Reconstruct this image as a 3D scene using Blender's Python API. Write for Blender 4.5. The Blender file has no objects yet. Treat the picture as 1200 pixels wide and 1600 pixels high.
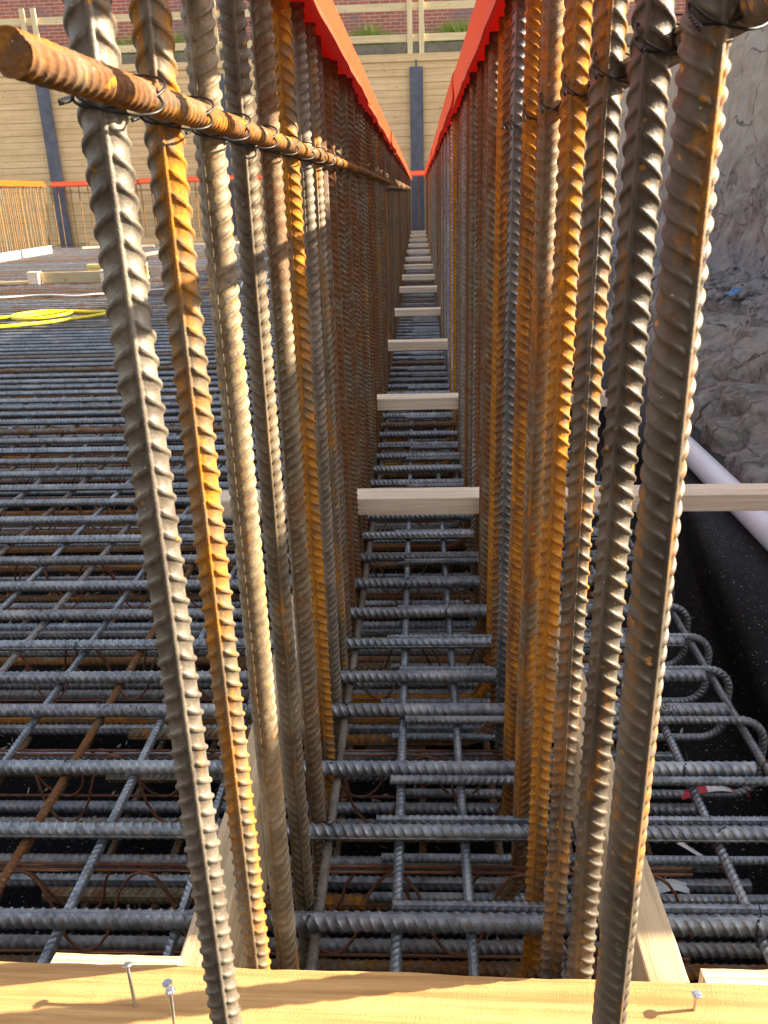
import bpy, bmesh, math, random
import numpy as np
from mathutils import Vector, Matrix, noise
random.seed(11)
RNG = np.random.default_rng(5)
S = bpy.context.scene
COL = S.collection
PI = math.pi

# ------------------------------------------------------------------ objects
def link(o, parent=None):
    COL.objects.link(o)
    if parent is not None:
        o.parent = parent
    return o

def thing(o, label, cat, group=None):
    o['label'] = label
    o['category'] = cat
    if group:
        o['group'] = group
    return o

def struct(o, kind='structure'):
    o['kind'] = kind
    return o

def empty(name, loc=(0, 0, 0)):
    o = bpy.data.objects.new(name, None)
    o.location = loc
    o.empty_display_size = .05
    return link(o)

def obj(name, me, mat=None, parent=None, loc=(0, 0, 0), rot=(0, 0, 0)):
    o = bpy.data.objects.new(name, me)
    if mat is not None and len(me.materials) == 0:
        me.materials.append(mat)
    o.location = loc
    o.rotation_euler = rot
    return link(o, parent)

def copy_tree(o, loc, parent=None):
    c = o.copy()
    COL.objects.link(c)
    if parent is not None:
        c.parent = parent
    else:
        c.location = loc
    for ch in list(o.children):
        copy_tree(ch, None, c)
    return c

def np_mesh(name, V, quads, ngons=(), smooth=True):
    me = bpy.data.meshes.new(name)
    V = np.asarray(V, np.float32).reshape(-1, 3)
    quads = np.asarray(quads, np.int32).reshape(-1, 4)
    nl = quads.size + sum(len(g) for g in ngons)
    me.vertices.add(len(V))
    me.vertices.foreach_set('co', V.ravel())
    me.loops.add(nl)
    li = np.concatenate([quads.ravel()] + [np.asarray(g, np.int32) for g in ngons]) if ngons else quads.ravel()
    me.loops.foreach_set('vertex_index', li.astype(np.int32))
    starts = list(range(0, quads.size, 4))
    p = quads.size
    for g in ngons:
        starts.append(p)
        p += len(g)
    me.polygons.add(len(starts))
    me.polygons.foreach_set('loop_start', np.asarray(starts, np.int32))
    sm = np.ones(len(starts), bool) if smooth else np.zeros(len(starts), bool)
    if ngons:
        sm[-len(ngons):] = False
    me.polygons.foreach_set('use_smooth', sm)
    me.update(calc_edges=True)
    me.validate()
    return me

def grid_quads(n, m, wrap=True):
    i = np.arange(n - 1)[:, None]
    j = np.arange(m if wrap else m - 1)[None, :]
    j2 = (j + 1) % m
    a = i * m + j
    b = i * m + j2
    c = (i + 1) * m + j2
    d = (i + 1) * m + j
    return np.stack([a, b, c, d], -1).reshape(-1, 4)

def tube(name, pts, r, seg=8, closed=False, mats=None):
    """round tube along a polyline"""
    P = [Vector(p) for p in pts]
    n = len(P)
    V = []
    T0 = (P[1] - P[0]).normalized()
    up = Vector((0, 0, 1)) if abs(T0.z) < .9 else Vector((1, 0, 0))
    e1 = (up - T0 * up.dot(T0)).normalized()
    for i in range(n):
        if closed:
            T = (P[(i + 1) % n] - P[i - 1]).normalized()
        else:
            T = (P[min(i + 1, n - 1)] - P[max(i - 1, 0)]).normalized()
        e1 = (e1 - T * e1.dot(T)).normalized()
        e2 = T.cross(e1)
        rr = r[i] if hasattr(r, '__len__') else r
        for k in range(seg):
            a = 2 * PI * k / seg
            V.append(P[i] + (e1 * math.cos(a) + e2 * math.sin(a)) * rr)
    Q = [tuple(q) for q in grid_quads(n, seg)]
    ng = []
    if closed:
        for k in range(seg):
            Q.append(((n - 1) * seg + k, (n - 1) * seg + (k + 1) % seg, (k + 1) % seg, k))
    else:
        ng = [list(range(seg))[::-1], list(range((n - 1) * seg, n * seg))]
    return np_mesh(name, V, Q, ng)

def join_meshes(name, meshes):
    bm = bmesh.new()
    for m in meshes:
        bm.from_mesh(m)
        bpy.data.meshes.remove(m)
    me = bpy.data.meshes.new(name)
    bm.to_mesh(me)
    bm.free()
    return me

def box_bm(bm, x0, x1, y0, y1, z0, z1, bev=0.0):
    g = bmesh.ops.create_cube(bm, size=1)
    vs = g['verts']
    bmesh.ops.scale(bm, vec=(x1 - x0, y1 - y0, z1 - z0), verts=vs)
    bmesh.ops.translate(bm, vec=((x0 + x1) / 2, (y0 + y1) / 2, (z0 + z1) / 2), verts=vs)
    if bev > 0:
        es = list({e for v in vs for e in v.link_edges})
        bmesh.ops.bevel(bm, geom=es, offset=bev, segments=2, affect='EDGES', profile=.6)
    return vs

def bm_mesh(name, bm, smooth=False):
    me = bpy.data.meshes.new(name)
    bmesh.ops.recalc_face_normals(bm, faces=bm.faces)
    bm.to_mesh(me)
    bm.free()
    if smooth:
        for p in me.polygons:
            p.use_smooth = True
    return me

def timber(name, length, w, h, seed=0, axis='X', step=.03, rough=.0012):
    """sawn timber, length along axis, slightly uneven arrises, splintered ends"""
    n = max(3, int(length / step) + 1)
    sect = []
    b = min(w, h) * .06
    for (sx, sz) in ((1, 1), (-1, 1), (-1, -1), (1, -1)):
        cx, cz = sx * (w / 2 - b), sz * (h / 2 - b)
        a0 = math.atan2(sz, sx) - PI / 4
        for k in range(3):
            a = a0 + k * PI / 4
            sect.append((cx + b * math.cos(a), cz + b * math.sin(a)))
    m = len(sect)
    V = []
    for i in range(n):
        t = length * (i / (n - 1))
        bow = .0015 * math.sin(t * 1.3 + seed)
        for k, (u, v) in enumerate(sect):
            q = noise.noise(Vector((t * 9 + seed * 7.1, u * 60, v * 60))) * rough
            q2 = noise.noise(Vector((t * 40 + seed * 3.1, u * 30, v * 30))) * rough * .6
            end = 0
            if i in (0, n - 1):
                end = noise.noise(Vector((u * 200 + seed, v * 200, i))) * .003
            f = 1 + (q + q2) / max(w, h) * 2
            V.append((t + end, u * f + bow, v * f))
    V = np.array(V)
    if axis == 'Y':
        V = np.stack([-V[:, 1], V[:, 0], V[:, 2]], 1)
    return np_mesh(name, V, grid_quads(n, m)[:, ::-1] if axis == 'X' else grid_quads(n, m)[:, ::-1],
                   [list(range(m)), list(range((n - 1) * m, n * m))[::-1]], smooth=False)

# ------------------------------------------------------------------ materials
class NT:
    def __init__(self, name):
        self.m = bpy.data.materials.new(name)
        self.m.use_nodes = True
        self.t = self.m.node_tree
        self.b = self.t.nodes['Principled BSDF']
    def n(self, typ, **kw):
        nd = self.t.nodes.new(typ)
        for k, v in kw.items():
            if k.startswith('i_'):
                nd.inputs[k[2:].replace('_', ' ')].default_value = v
            else:
                setattr(nd, k, v)
        return nd
    def l(self, a, b):
        self.t.links.new(a, b)
    def mix(self, f, a, b, mode='MIX'):
        nd = self.n('ShaderNodeMix', data_type='RGBA', blend_type=mode)
        for s, v in ((0, f), (6, a), (7, b)):
            if isinstance(v, (int, float)):
                nd.inputs[s].default_value = v
            elif isinstance(v, tuple):
                nd.inputs[s].default_value = (*v, 1) if len(v) == 3 else v
            else:
                self.l(v, nd.inputs[s])
        return nd.outputs[2]
    def math(self, op, a, b=0.0, c=None, clamp=False):
        nd = self.n('ShaderNodeMath', operation=op, use_clamp=clamp)
        for s, v in enumerate((a, b) if c is None else (a, b, c)):
            if isinstance(v, (int, float)):
                nd.inputs[s].default_value = v
            else:
                self.l(v, nd.inputs[s])
        return nd.outputs[0]
    def ramp(self, f, p0, p1, c0=(0, 0, 0, 1), c1=(1, 1, 1, 1)):
        nd = self.n('ShaderNodeValToRGB')
        e = nd.color_ramp.elements
        e[0].position, e[1].position = p0, p1
        e[0].color, e[1].color = c0, c1
        self.l(f, nd.inputs[0])
        return nd.outputs[0]
    def map(self, vec, scale=(1, 1, 1), loc=None, rot=None):
        nd = self.n('ShaderNodeMapping')
        nd.inputs['Scale'].default_value = scale
        if loc is not None:
            if isinstance(loc, tuple):
                nd.inputs['Location'].default_value = loc
            else:
                self.l(loc, nd.inputs['Location'])
        if rot is not None:
            nd.inputs['Rotation'].default_value = rot
        self.l(vec, nd.inputs['Vector'])
        return nd.outputs[0]
    def noise(self, vec, scale, detail=4, rough=.6, dist=0.0):
        nd = self.n('ShaderNodeTexNoise')
        nd.inputs['Scale'].default_value = scale
        nd.inputs['Detail'].default_value = detail
        nd.inputs['Roughness'].default_value = rough
        nd.inputs['Distortion'].default_value = dist
        self.l(vec, nd.inputs['Vector'])
        return nd.outputs[0]
    def bump(self, h, strength=.3, dist=.002):
        nd = self.n('ShaderNodeBump')
        nd.inputs['Strength'].default_value = strength
        nd.inputs['Distance'].default_value = dist
        self.l(h, nd.inputs['Height'])
        self.l(nd.outputs[0], self.b.inputs['Normal'])
    def col(self, c):
        if isinstance(c, tuple):
            self.b.inputs['Base Color'].default_value = (*c, 1)
        else:
            self.l(c, self.b.inputs['Base Color'])
    def set(self, **kw):
        for k, v in kw.items():
            s = self.b.inputs[k.replace('_', ' ')]
            if isinstance(v, (int, float)):
                s.default_value = v
            else:
                self.l(v, s)

def _n_sep(self, c):
    s = self.n('ShaderNodeSeparateColor')
    self.l(c, s.inputs[0])
    return s.outputs[0]
NT.n_sep = _n_sep
def _gray(self, f):
    c = self.n('ShaderNodeCombineColor')
    for k in range(3):
        self.l(f, c.inputs[k])
    return c.outputs[0]
NT.gray = _gray

def _n_col(self, vec):
    nd = self.n('ShaderNodeTexNoise')
    nd.inputs['Scale'].default_value = 2.5
    nd.inputs['Detail'].default_value = 4
    self.l(vec, nd.inputs['Vector'])
    return nd.outputs['Color']
NT.n_col = _n_col

def rebar_mat(name, axis):
    """obj.color: R amount of bright orange rust, G brown (1) .. blue grey (0) steel, B amount of dark red rust"""
    N = NT(name)
    oi = N.n('ShaderNodeObjectInfo')
    sep = N.n('ShaderNodeSeparateColor')
    N.l(oi.outputs['Color'], sep.inputs[0])
    R, G, B = sep.outputs
    tc = N.n('ShaderNodeTexCoord').outputs['Object']
    cmb = N.n('ShaderNodeCombineXYZ')
    for k, mlt in enumerate((37.0, 53.0, 71.0)):
        N.l(N.math('MULTIPLY', oi.outputs['Random'], mlt), cmb.inputs[k])
    st = {'X': (.12, 1, 1), 'Y': (1, .12, 1), 'Z': (1, 1, .12)}[axis]
    v_st = N.map(tc, tuple(60 * s for s in st), cmb.outputs[0])
    v = N.map(tc, (1, 1, 1), cmb.outputs[0])
    n1 = N.noise(v_st, 1.0, 3, .55)            # side-dependent streaks
    n2 = N.noise(v, 55, 6, .7)
    n3 = N.noise(v, 420, 3, .6)
    n4 = N.noise(v, 9, 3, .5)
    base = N.mix(G, (.325, .365, .415), (.20, .155, .09))
    base = N.mix(N.ramp(n2, .38, .62), base, N.mix(G, (.150, .170, .197), (.105, .078, .047)))
    # pale worn scale
    pale = N.mix(G, (.53, .56, .59), (.36, .295, .19))
    base = N.mix(N.math('MULTIPLY', N.ramp(n4, .5, .72), .55), base, pale)
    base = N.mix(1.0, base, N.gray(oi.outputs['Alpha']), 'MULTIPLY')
    n5 = N.noise(v, 150, 5, .75)
    base = N.mix(N.math('MULTIPLY', N.ramp(n5, .45, .7), N.math('ADD', .25, N.math('MULTIPLY', G, .4))), base, N.mix(G, (.06, .064, .07), (.115, .062, .028)))
    # dark red rust
    m2 = N.math('ADD', N.math('MULTIPLY', n4, .6), N.math('MULTIPLY', n2, .4))
    thr2 = N.math('SUBTRACT', .74, N.math('MULTIPLY', B, .5))
    f2 = N.math('MULTIPLY', N.math('SUBTRACT', m2, thr2), 7.0, clamp=True)
    darkrust = N.mix(N.ramp(n3, .35, .7), (.125, .05, .022), (.225, .1, .042))
    base = N.mix(N.math('MULTIPLY', f2, .85), base, darkrust)
    # bright orange rust
    m1 = N.math('ADD', N.math('ADD', N.math('MULTIPLY', n1, .62), N.math('MULTIPLY', n2, .25)), N.math('MULTIPLY', n4, .13))
    thr = N.math('SUBTRACT', .665, N.math('MULTIPLY', R, .36))
    f1 = N.math('MULTIPLY', N.math('SUBTRACT', m1, thr), 7.0, clamp=True)
    orange = N.mix(N.ramp(N.math('ADD', N.math('MULTIPLY', n3, .4), N.math('MULTIPLY', n2, .6)), .36, .64), (.20, .082, .026), (.58, .245, .022))
    base = N.mix(N.math('MULTIPLY', f1, .92), base, orange)
    # little rust dots
    vo = N.n('ShaderNodeTexVoronoi', feature='F1')
    vo.inputs['Scale'].default_value = 85
    N.l(N.mix(.012, v, N.n_col(N.map(v, (30, 30, 30)))), vo.inputs['Vector'])
    dot = N.math('MULTIPLY', N.math('LESS_THAN', N.math('ADD', vo.outputs['Distance'], N.math('MULTIPLY', n3, .22)), .28),
                 N.math('GREATER_THAN', N.n_sep(vo.outputs['Color']), .8))
    base = N.mix(N.math('MULTIPLY', dot, .8), base, (.5, .22, .02))
    # pale dirt specks
    vo2 = N.n('ShaderNodeTexVoronoi', feature='F1')
    vo2.inputs['Scale'].default_value = 190
    N.l(v, vo2.inputs['Vector'])
    sp = N.math('MULTIPLY', N.math('LESS_THAN', vo2.outputs['Distance'], .13),
                N.math('GREATER_THAN', N.n_sep(vo2.outputs['Color']), .9))
    base = N.mix(N.math('MULTIPLY', sp, .6), base, (.6, .57, .5))
    N.col(base)
    rg = N.math('ADD', N.math('ADD', .22, N.math('MULTIPLY', G, .29)), N.math('MULTIPLY', N.math('MAXIMUM', f1, N.math('MULTIPLY', f2, .8)), .38))
    N.set(Roughness=N.math('ADD', rg, N.math('MULTIPLY', n2, .16)), Specular_IOR_Level=N.math('SUBTRACT', .5, N.math('MULTIPLY', N.math('MAXIMUM', f1, f2), .4)),
          Metallic=N.math('MULTIPLY', N.math('SUBTRACT', 1.0, N.math('MAXIMUM', f1, f2), clamp=True), N.math('ADD', .12, N.math('MULTIPLY', N.math('SUBTRACT', 1.0, G), .42))))
    N.bump(N.math('ADD', N.math('MULTIPLY', n2, .6), N.math('MULTIPLY', n3, .5)), .7, .0011)
    return N.m

def wood_mat(name, axis, c_lo, c_hi, c_knot=(.25, .12, .05), grain=1.0, stain=.3, rough=.7, bump=.35, knots=True):
    N = NT(name)
    oi = N.n('ShaderNodeObjectInfo')
    tc = N.n('ShaderNodeTexCoord').outputs['Object']
    cmb = N.n('ShaderNodeCombineXYZ')
    for k, mlt in enumerate((17.0, 29.0, 41.0)):
        N.l(N.math('MULTIPLY', oi.outputs['Random'], mlt), cmb.inputs[k])
    v0 = N.map(tc, (1, 1, 1), cmb.outputs[0])
    a, c = 3.0 * grain, 90.0 * grain
    sc = {'X': (a, c, c), 'Y': (c, a, c), 'Z': (c, c, a)}[axis]
    g1 = N.noise(N.map(v0, sc), 1.0, 4, .6, .6)
    sc2 = tuple(s * .22 for s in sc)
    g2 = N.noise(N.map(v0, sc2), 1.0, 3, .5, 1.2)
    g3 = N.noise(v0, 700, 2, .5)
    big = N.noise(v0, 5, 3, .6)
    f = N.math('ADD', N.math('MULTIPLY', g1, .55), N.math('MULTIPLY', g2, .45))
    col = N.mix(N.ramp(f, .39, .61), c_lo, c_hi)
    fine = N.noise(N.map(v0, tuple(x * 4 for x in sc)), 1.0, 3, .6)
    col = N.mix(N.math('MULTIPLY', N.ramp(fine, .5, .75), .35), col, tuple(x * .6 for x in c_lo))
    col = N.mix(N.math('MULTIPLY', N.ramp(big, .5, .8), stain), col, tuple(x * .55 for x in c_lo))
    if knots:
        vo = N.n('ShaderNodeTexVoronoi', feature='F1')
        vo.inputs['Scale'].default_value = 1.0
        kk = {'X': (3.2, 9, 9), 'Y': (9, 3.2, 9), 'Z': (9, 9, 3.2)}[axis]
        N.l(N.map(v0, kk), vo.inputs['Vector'])
        kf = N.math('MULTIPLY', N.math('SUBTRACT', .105, vo.outputs['Distance']), 22.0, clamp=True)
        kf = N.math('MULTIPLY', kf, N.math('GREATER_THAN', N.n_sep(vo.outputs['Color']), .5))
        col = N.mix(N.math('MULTIPLY', kf, .8), col, c_knot)
    N.col(col)
    N.set(Roughness=rough, Specular_IOR_Level=.3)
    N.bump(N.math('ADD', N.math('ADD', g1, fine), N.math('MULTIPLY', g3, .7)), bump, .0016)
    return N.m

def plain(name, c, rough=.5, metal=0.0, var=.25, scale=30, bump=.0, spec=.5):
    N = NT(name)
    tc = N.n('ShaderNodeTexCoord').outputs['Object']
    n = N.noise(tc, scale, 5, .65)
    N.col(N.mix(N.ramp(n, .3, .72), tuple(x * (1 - var) for x in c), tuple(min(1, x * (1 + var)) for x in c)))
    N.set(Roughness=rough, Metallic=metal, Specular_IOR_Level=spec)
    if bump:
        N.bump(n, bump, .003)
    return N.m

M_RZ = rebar_mat('rebar upright', 'Z')
M_RX = rebar_mat('rebar crosswise', 'X')
M_RY = rebar_mat('rebar lengthwise', 'Y')
M_WIRE = plain('black tie wire', (.035, .032, .03), .4, .5, .3, 200)
M_GIRD = plain('rusty girder wire', (.17, .07, .035), .7, .2, .4, 80, .2)
M_PLANK = wood_mat('fresh plank', 'X', (.40, .205, .07), (.68, .405, .165), grain=.9, stain=.35, bump=.7)
M_SLAT = wood_mat('pale slat', 'X', (.66, .51, .36), (.90, .77, .60), stain=.2)
M_BOARD = wood_mat('pale side board', 'Y', (.37, .26, .145), (.57, .43, .26), stain=.3)
M_LAG = wood_mat('lagging boards', 'X', (.62, .425, .20), (.80, .575, .31), c_knot=(.16, .08, .03), grain=.35, stain=.25, bump=.2)
M_RAIL = wood_mat('guard rail timber', 'X', (.60, .46, .24), (.76, .62, .37), grain=.5, stain=.2)
M_NAIL = plain('zinc nail', (.52, .53, .55), .32, .9, .2, 400)
M_STEEL = plain('grey steel pile', (.10, .105, .13), .55, .3, .35, 4, .2)
M_PIPE = plain('white plastic pipe', (.72, .74, .80), .32, 0, .04, 8)
M_HOSE = plain('yellow hose', (.72, .57, .02), .45, 0, .15, 20)
M_CABLE = plain('white cable', (.6, .6, .62), .5, 0, .1, 20)
M_H20 = plain('yellow coated beam', (.74, .6, .22), .5, 0, .15, 6)
M_BLOCK = plain('grey concrete spacer', (.3, .31, .32), .9, 0, .2, 60, .3)
M_CHIP = plain('wood shavings', (.62, .52, .38), .8, 0, .3, 40)

def cap_mat(name, c):
    N = NT(name)
    tc = N.n('ShaderNodeTexCoord').outputs['Object']
    n = N.noise(tc, 14, 4, .6)
    N.col(N.mix(n, tuple(x * .8 for x in c), c))
    N.set(Roughness=.38, Specular_IOR_Level=.45)
    tr = N.n('ShaderNodeBsdfTranslucent')
    tr.inputs['Color'].default_value = (c[0], c[1] * .8, c[2] * .8, 1)
    mx = N.n('ShaderNodeMixShader')
    mx.inputs[0].default_value = .2
    out = N.t.nodes['Material Output']
    N.l(N.b.outputs[0], mx.inputs[1])
    N.l(tr.outputs[0], mx.inputs[2])
    N.l(mx.outputs[0], out.inputs['Surface'])
    N.bump(n, .15, .004)
    return N.m
M_CAPR = cap_mat('red plastic cap', (.84, .10, .03))
M_CAPO = cap_mat('orange plastic cap', (.82, .115, .01))

def ply_mat():
    N = NT('plywood edge')
    tc = N.n('ShaderNodeTexCoord').outputs['Object']
    w = N.n('ShaderNodeTexWave', wave_type='BANDS', bands_direction='Y')
    w.inputs['Scale'].default_value = 38
    w.inputs['Distortion'].default_value = 1.5
    w.inputs['Detail'].default_value = 2
    N.l(tc, w.inputs['Vector'])
    n = N.noise(N.map(tc, (60, 900, 200)), 1.0, 3, .6)
    c = N.mix(w.outputs['Fac'], (.48, .36, .2), (.82, .72, .52))
    N.col(N.mix(N.math('MULTIPLY', N.ramp(n, .55, .75), .6), c, (.25, .17, .1)))
    N.set(Roughness=.8)
    N.bump(w.outputs['Fac'], .4, .001)
    return N.m
M_PLY = ply_mat()

def membrane_mat():
    N = NT('black membrane')
    tc = N.n('ShaderNodeTexCoord').outputs['Object']
    geo = N.n('ShaderNodeNewGeometry')
    n = N.noise(tc, 12, 5, .6)
    nf = N.noise(tc, 160, 4, .7)
    base = N.mix(n, (.003, .003, .0035), (.006, .006, .007))
    # trodden-in dust lies where the sheet is walked on, outside the slab edge
    sx = N.n('ShaderNodeSeparateXYZ')
    N.l(tc, sx.inputs[0])
    walked = N.math('MULTIPLY', N.math('SUBTRACT', sx.outputs[0], N.math('ADD', .76, N.math('MULTIPLY', n, .10))), 3.4, clamp=True)
    base = N.mix(N.math('MULTIPLY', walked, N.math('MULTIPLY', N.ramp(nf, .3, .75), .75)), base, (.12, .125, .135))
    for sc, th, keep, strength in ((55, .15, .91, .8), (120, .2, .88, .7), (260, .22, .88, .5)):
        vo = N.n('ShaderNodeTexVoronoi', feature='F1')
        vo.inputs['Scale'].default_value = sc
        N.l(N.map(tc, (1, 1.6, .6), None, (0, 0, sc)), vo.inputs['Vector'])
        f = N.math('MULTIPLY', N.math('LESS_THAN', vo.outputs['Distance'], th), N.math('GREATER_THAN', N.n_sep(vo.outputs['Color']), keep))
        base = N.mix(N.math('MULTIPLY', f, strength), base, (.5, .49, .46))
    N.col(base)
    N.set(Roughness=N.math('ADD', .6, N.math('MULTIPLY', n, .3)), Specular_IOR_Level=.16)
    N.bump(nf, .25, .002)
    return N.m
M_MEM = membrane_mat()

def bank_mat():
    N = NT('clay bank')
    tc = N.n('ShaderNodeTexCoord').outputs['Object']
    sx = N.n('ShaderNodeSeparateXYZ')
    N.l(tc, sx.inputs[0])
    n1 = N.noise(tc, 3.5, 6, .65, .8)
    n2 = N.noise(tc, 22, 6, .72, .4)
    n3 = N.noise(N.map(tc, (30, 30, 3)), 1, 4, .6)
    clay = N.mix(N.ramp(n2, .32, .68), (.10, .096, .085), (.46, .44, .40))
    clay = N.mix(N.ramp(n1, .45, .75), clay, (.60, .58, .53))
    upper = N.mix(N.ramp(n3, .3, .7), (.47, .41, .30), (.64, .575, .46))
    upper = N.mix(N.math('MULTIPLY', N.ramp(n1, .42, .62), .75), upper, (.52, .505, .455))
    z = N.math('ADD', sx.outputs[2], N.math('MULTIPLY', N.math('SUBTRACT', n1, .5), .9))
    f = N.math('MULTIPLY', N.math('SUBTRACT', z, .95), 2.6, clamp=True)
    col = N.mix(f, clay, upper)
    # bluish sky reflection painted into the ledge colour, in blotches
    lf = N.math('MULTIPLY', N.math('SUBTRACT', .2, N.math('ABSOLUTE', N.math('SUBTRACT', sx.outputs[2], .47))), 6.0, clamp=True)
    col = N.mix(N.math('MULTIPLY', lf, N.ramp(n2, .38, .6)), col, (.33, .37, .42))
    # dark voids and cracks
    vo = N.n('ShaderNodeTexVoronoi', feature='DISTANCE_TO_EDGE')
    vo.inputs['Scale'].default_value = 3.1
    N.l(N.mix(.22, tc, N.n_col(tc)), vo.inputs['Vector'])
    cr = N.math('MULTIPLY', N.math('LESS_THAN', vo.outputs['Distance'], .012), N.ramp(n1, .4, .6))
    col = N.mix(N.math('MULTIPLY', cr, .75), col, (.05, .045, .04))
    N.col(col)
    N.set(Roughness=.92, Specular_IOR_Level=.2)
    n9 = N.noise(tc, 75, 5, .75)
    h = N.math('ADD', N.math('ADD', N.math('MULTIPLY', n2, 1.0), N.math('MULTIPLY', n9, .5)), N.math('MULTIPLY', n1, .5))
    N.bump(h, .9, .05)
    return N.m
M_BANK = bank_mat()

def soil_mat(name, c, sc=6):
    N = NT(name)
    tc = N.n('ShaderNodeTexCoord').outputs['Object']
    n = N.noise(tc, sc, 8, .7)
    n2 = N.noise(tc, sc * 9, 5, .7)
    N.col(N.mix(N.ramp(N.math('ADD', N.math('MULTIPLY', n, .6), N.math('MULTIPLY', n2, .4)), .35, .68), tuple(x * .6 for x in c), tuple(x * 1.35 for x in c)))
    N.set(Roughness=.95, Specular_IOR_Level=.2)
    N.bump(n2, .7, .02)
    return N.m
M_SOIL = soil_mat('pit soil', (.2, .17, .13))
M_UP = soil_mat('upper soil', (.20, .175, .13), 5)

def brick_mat():
    N = NT('old brick wall')
    tc = N.n('ShaderNodeTexCoord').outputs['Object']
    v = N.map(tc, (1, 1, 1), None, (PI / 2, 0, 0))
    b = N.n('ShaderNodeTexBrick')
    b.inputs['Scale'].default_value = 1.0
    b.inputs['Brick Width'].default_value = .25
    b.inputs['Row Height'].default_value = .077
    b.inputs['Mortar Size'].default_value = .007
    b.inputs['Mortar Smooth'].default_value = .2
    b.inputs['Bias'].default_value = -.2
    b.inputs['Color1'].default_value = (.46, .15, .09, 1)
    b.inputs['Color2'].default_value = (.30, .115, .09, 1)
    b.inputs['Mortar'].default_value = (.56, .48, .41, 1)
    N.l(N.mix(.006, v, N.n_col(v)), b.inputs['Vector'])
    n = N.noise(tc, 1.3, 5, .6)
    n2 = N.noise(tc, 40, 4, .7)
    c = N.mix(N.math('MULTIPLY', N.ramp(n, .5, .62), .65), b.outputs['Color'], (.24, .17, .17))
    c = N.mix(.35, c, N.mix(n2, (.5, .35, .3), (1.0, .9, .8)), 'MULTIPLY')
    N.col(c)
    N.set(Roughness=.9)
    N.bump(N.math('SUBTRACT', 1.0, b.outputs['Fac']), .5, .01)
    return N.m
M_BRICK = brick_mat()

def grass_mat():
    N = NT('grass blades')
    oi = N.n('ShaderNodeTexCoord').outputs['Object']
    n = N.noise(oi, 6, 3, .6)
    N.col(N.mix(n, (.10, .19, .02), (.30, .38, .06)))
    N.set(Roughness=.6)
    return N.m
M_GRASS = grass_mat()
N_ = NT('red and white tape')
_tc = N_.n('ShaderNodeTexCoord').outputs['UV']
_w = N_.n('ShaderNodeTexWave', wave_type='BANDS', bands_direction='X')
_w.inputs['Scale'].default_value = 3
N_.l(N_.n('ShaderNodeTexCoord').outputs['Object'], _w.inputs['Vector'])
N_.col(N_.mix(N_.ramp(_w.outputs['Fac'], .49, .51), (.55, .03, .05), (.75, .73, .72)))
N_.set(Roughness=.4)
M_TAPE = N_.m

# ------------------------------------------------------------------ ribbed bars
def ring_angles(coarse):
    """angles round a bar, crowded at the two seams (0 and pi)"""
    if coarse == 0:
        per = [0.0, .115, .155, .24] + list(np.linspace(.45, PI - .45, 10)) + [PI - .24, PI - .155, PI - .115]
    elif coarse == 1:
        per = [0.0, .12, .2] + list(np.linspace(.55, PI - .55, 5)) + [PI - .2, PI - .12]
    else:
        per = list(np.linspace(0, PI, 6)[:-1])
    return np.array(per + [PI + a for a in per])

KEYS = {0: ((.0, 0), (.26, 0), (.335, .42), (.40, .93), (.44, 1), (.54, 1), (.585, .88), (.65, .3), (.71, 0)),
        1: ((.0, 0), (.30, 0), (.41, 1), (.55, 1), (.68, 0)),
        2: ((.0, 0), (.28, 0), (.47, 1), (.68, 0))}

def bar_mesh(name, path, R, pitch, coarse=1, seam=0.0, tb=.55, hr=None, hs=None, side=None, twin=False):
    """ribbed bar along a planar path (N,3); side = constant normal of the path's plane.
    The rings of vertices are slanted so that each rib is a ring of its own."""
    P = np.asarray(path, float)
    cum = np.concatenate([[0], np.cumsum(np.linalg.norm(np.diff(P, axis=0), axis=1))])
    L = cum[-1]
    T = np.gradient(P, axis=0)
    T /= np.linalg.norm(T, axis=1)[:, None]
    hr = R * .155 if hr is None else hr
    hs = R * .12 if hs is None else hs
    phi = ring_angles(coarse)
    fp = np.mod(phi, PI)
    o = np.where(phi < PI, tb * R * fp, tb * R * (fp if twin else PI - fp))
    o = o - o.max() / 2
    n = int((L + tb * R * PI) / pitch) + 2
    base = (np.arange(n) * pitch)[:, None] - tb * R * PI / 2 - RNG.random() * pitch
    ks = np.array([k[0] for k in KEYS[coarse]])[None, :] * pitch
    hs_k = np.array([k[1] for k in KEYS[coarse]])
    s0 = (base + ks).ravel()
    prof = np.tile(hs_k, n)
    if coarse == 0:
        s0 = s0 + np.repeat((RNG.random(n) - .5) * pitch * .05, len(hs_k))
        prof = prof * np.repeat(.88 + .2 * RNG.random(n), len(hs_k))
    w = np.clip(np.sin(fp) * 3.2 - .42, 0, 1)
    w = w * (2 - w) * (.82 + .18 * np.sin(fp))
    seamd = np.minimum(fp, PI - fp)
    seamh = np.clip((.155 - seamd) / .03, 0, 1) * hs
    S_ = s0[:, None] + o[None, :]
    keep = ~((S_.max(1) < 0) | (S_.min(1) > L))
    S_ = np.clip(S_[keep], 0, L)
    prof = prof[keep]
    rad = R + np.maximum(hr * prof[:, None] * w[None, :], seamh[None, :])
    if coarse == 0:   # rolling is never perfect
        rad = rad + (RNG.random(rad.shape) - .5) * R * .010
    C3 = [np.interp(S_, cum, P[:, k]) for k in range(3)]
    T3 = np.stack([np.interp(S_, cum, T[:, k]) for k in range(3)], -1)
    T3 /= np.linalg.norm(T3, axis=-1)[..., None]
    e2 = np.broadcast_to(np.asarray(side, float), T3.shape)
    e1 = np.cross(e2, T3)
    ang = (phi + seam)[None, :, None]
    V = np.stack(C3, -1) + rad[..., None] * (np.cos(ang) * e1 + np.sin(ang) * e2)
    nn, m = rad.shape
    return np_mesh(name, V.reshape(-1, 3), grid_quads(nn, m), [list(range(m))[::-1], list(range((nn - 1) * m, nn * m))])

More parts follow.
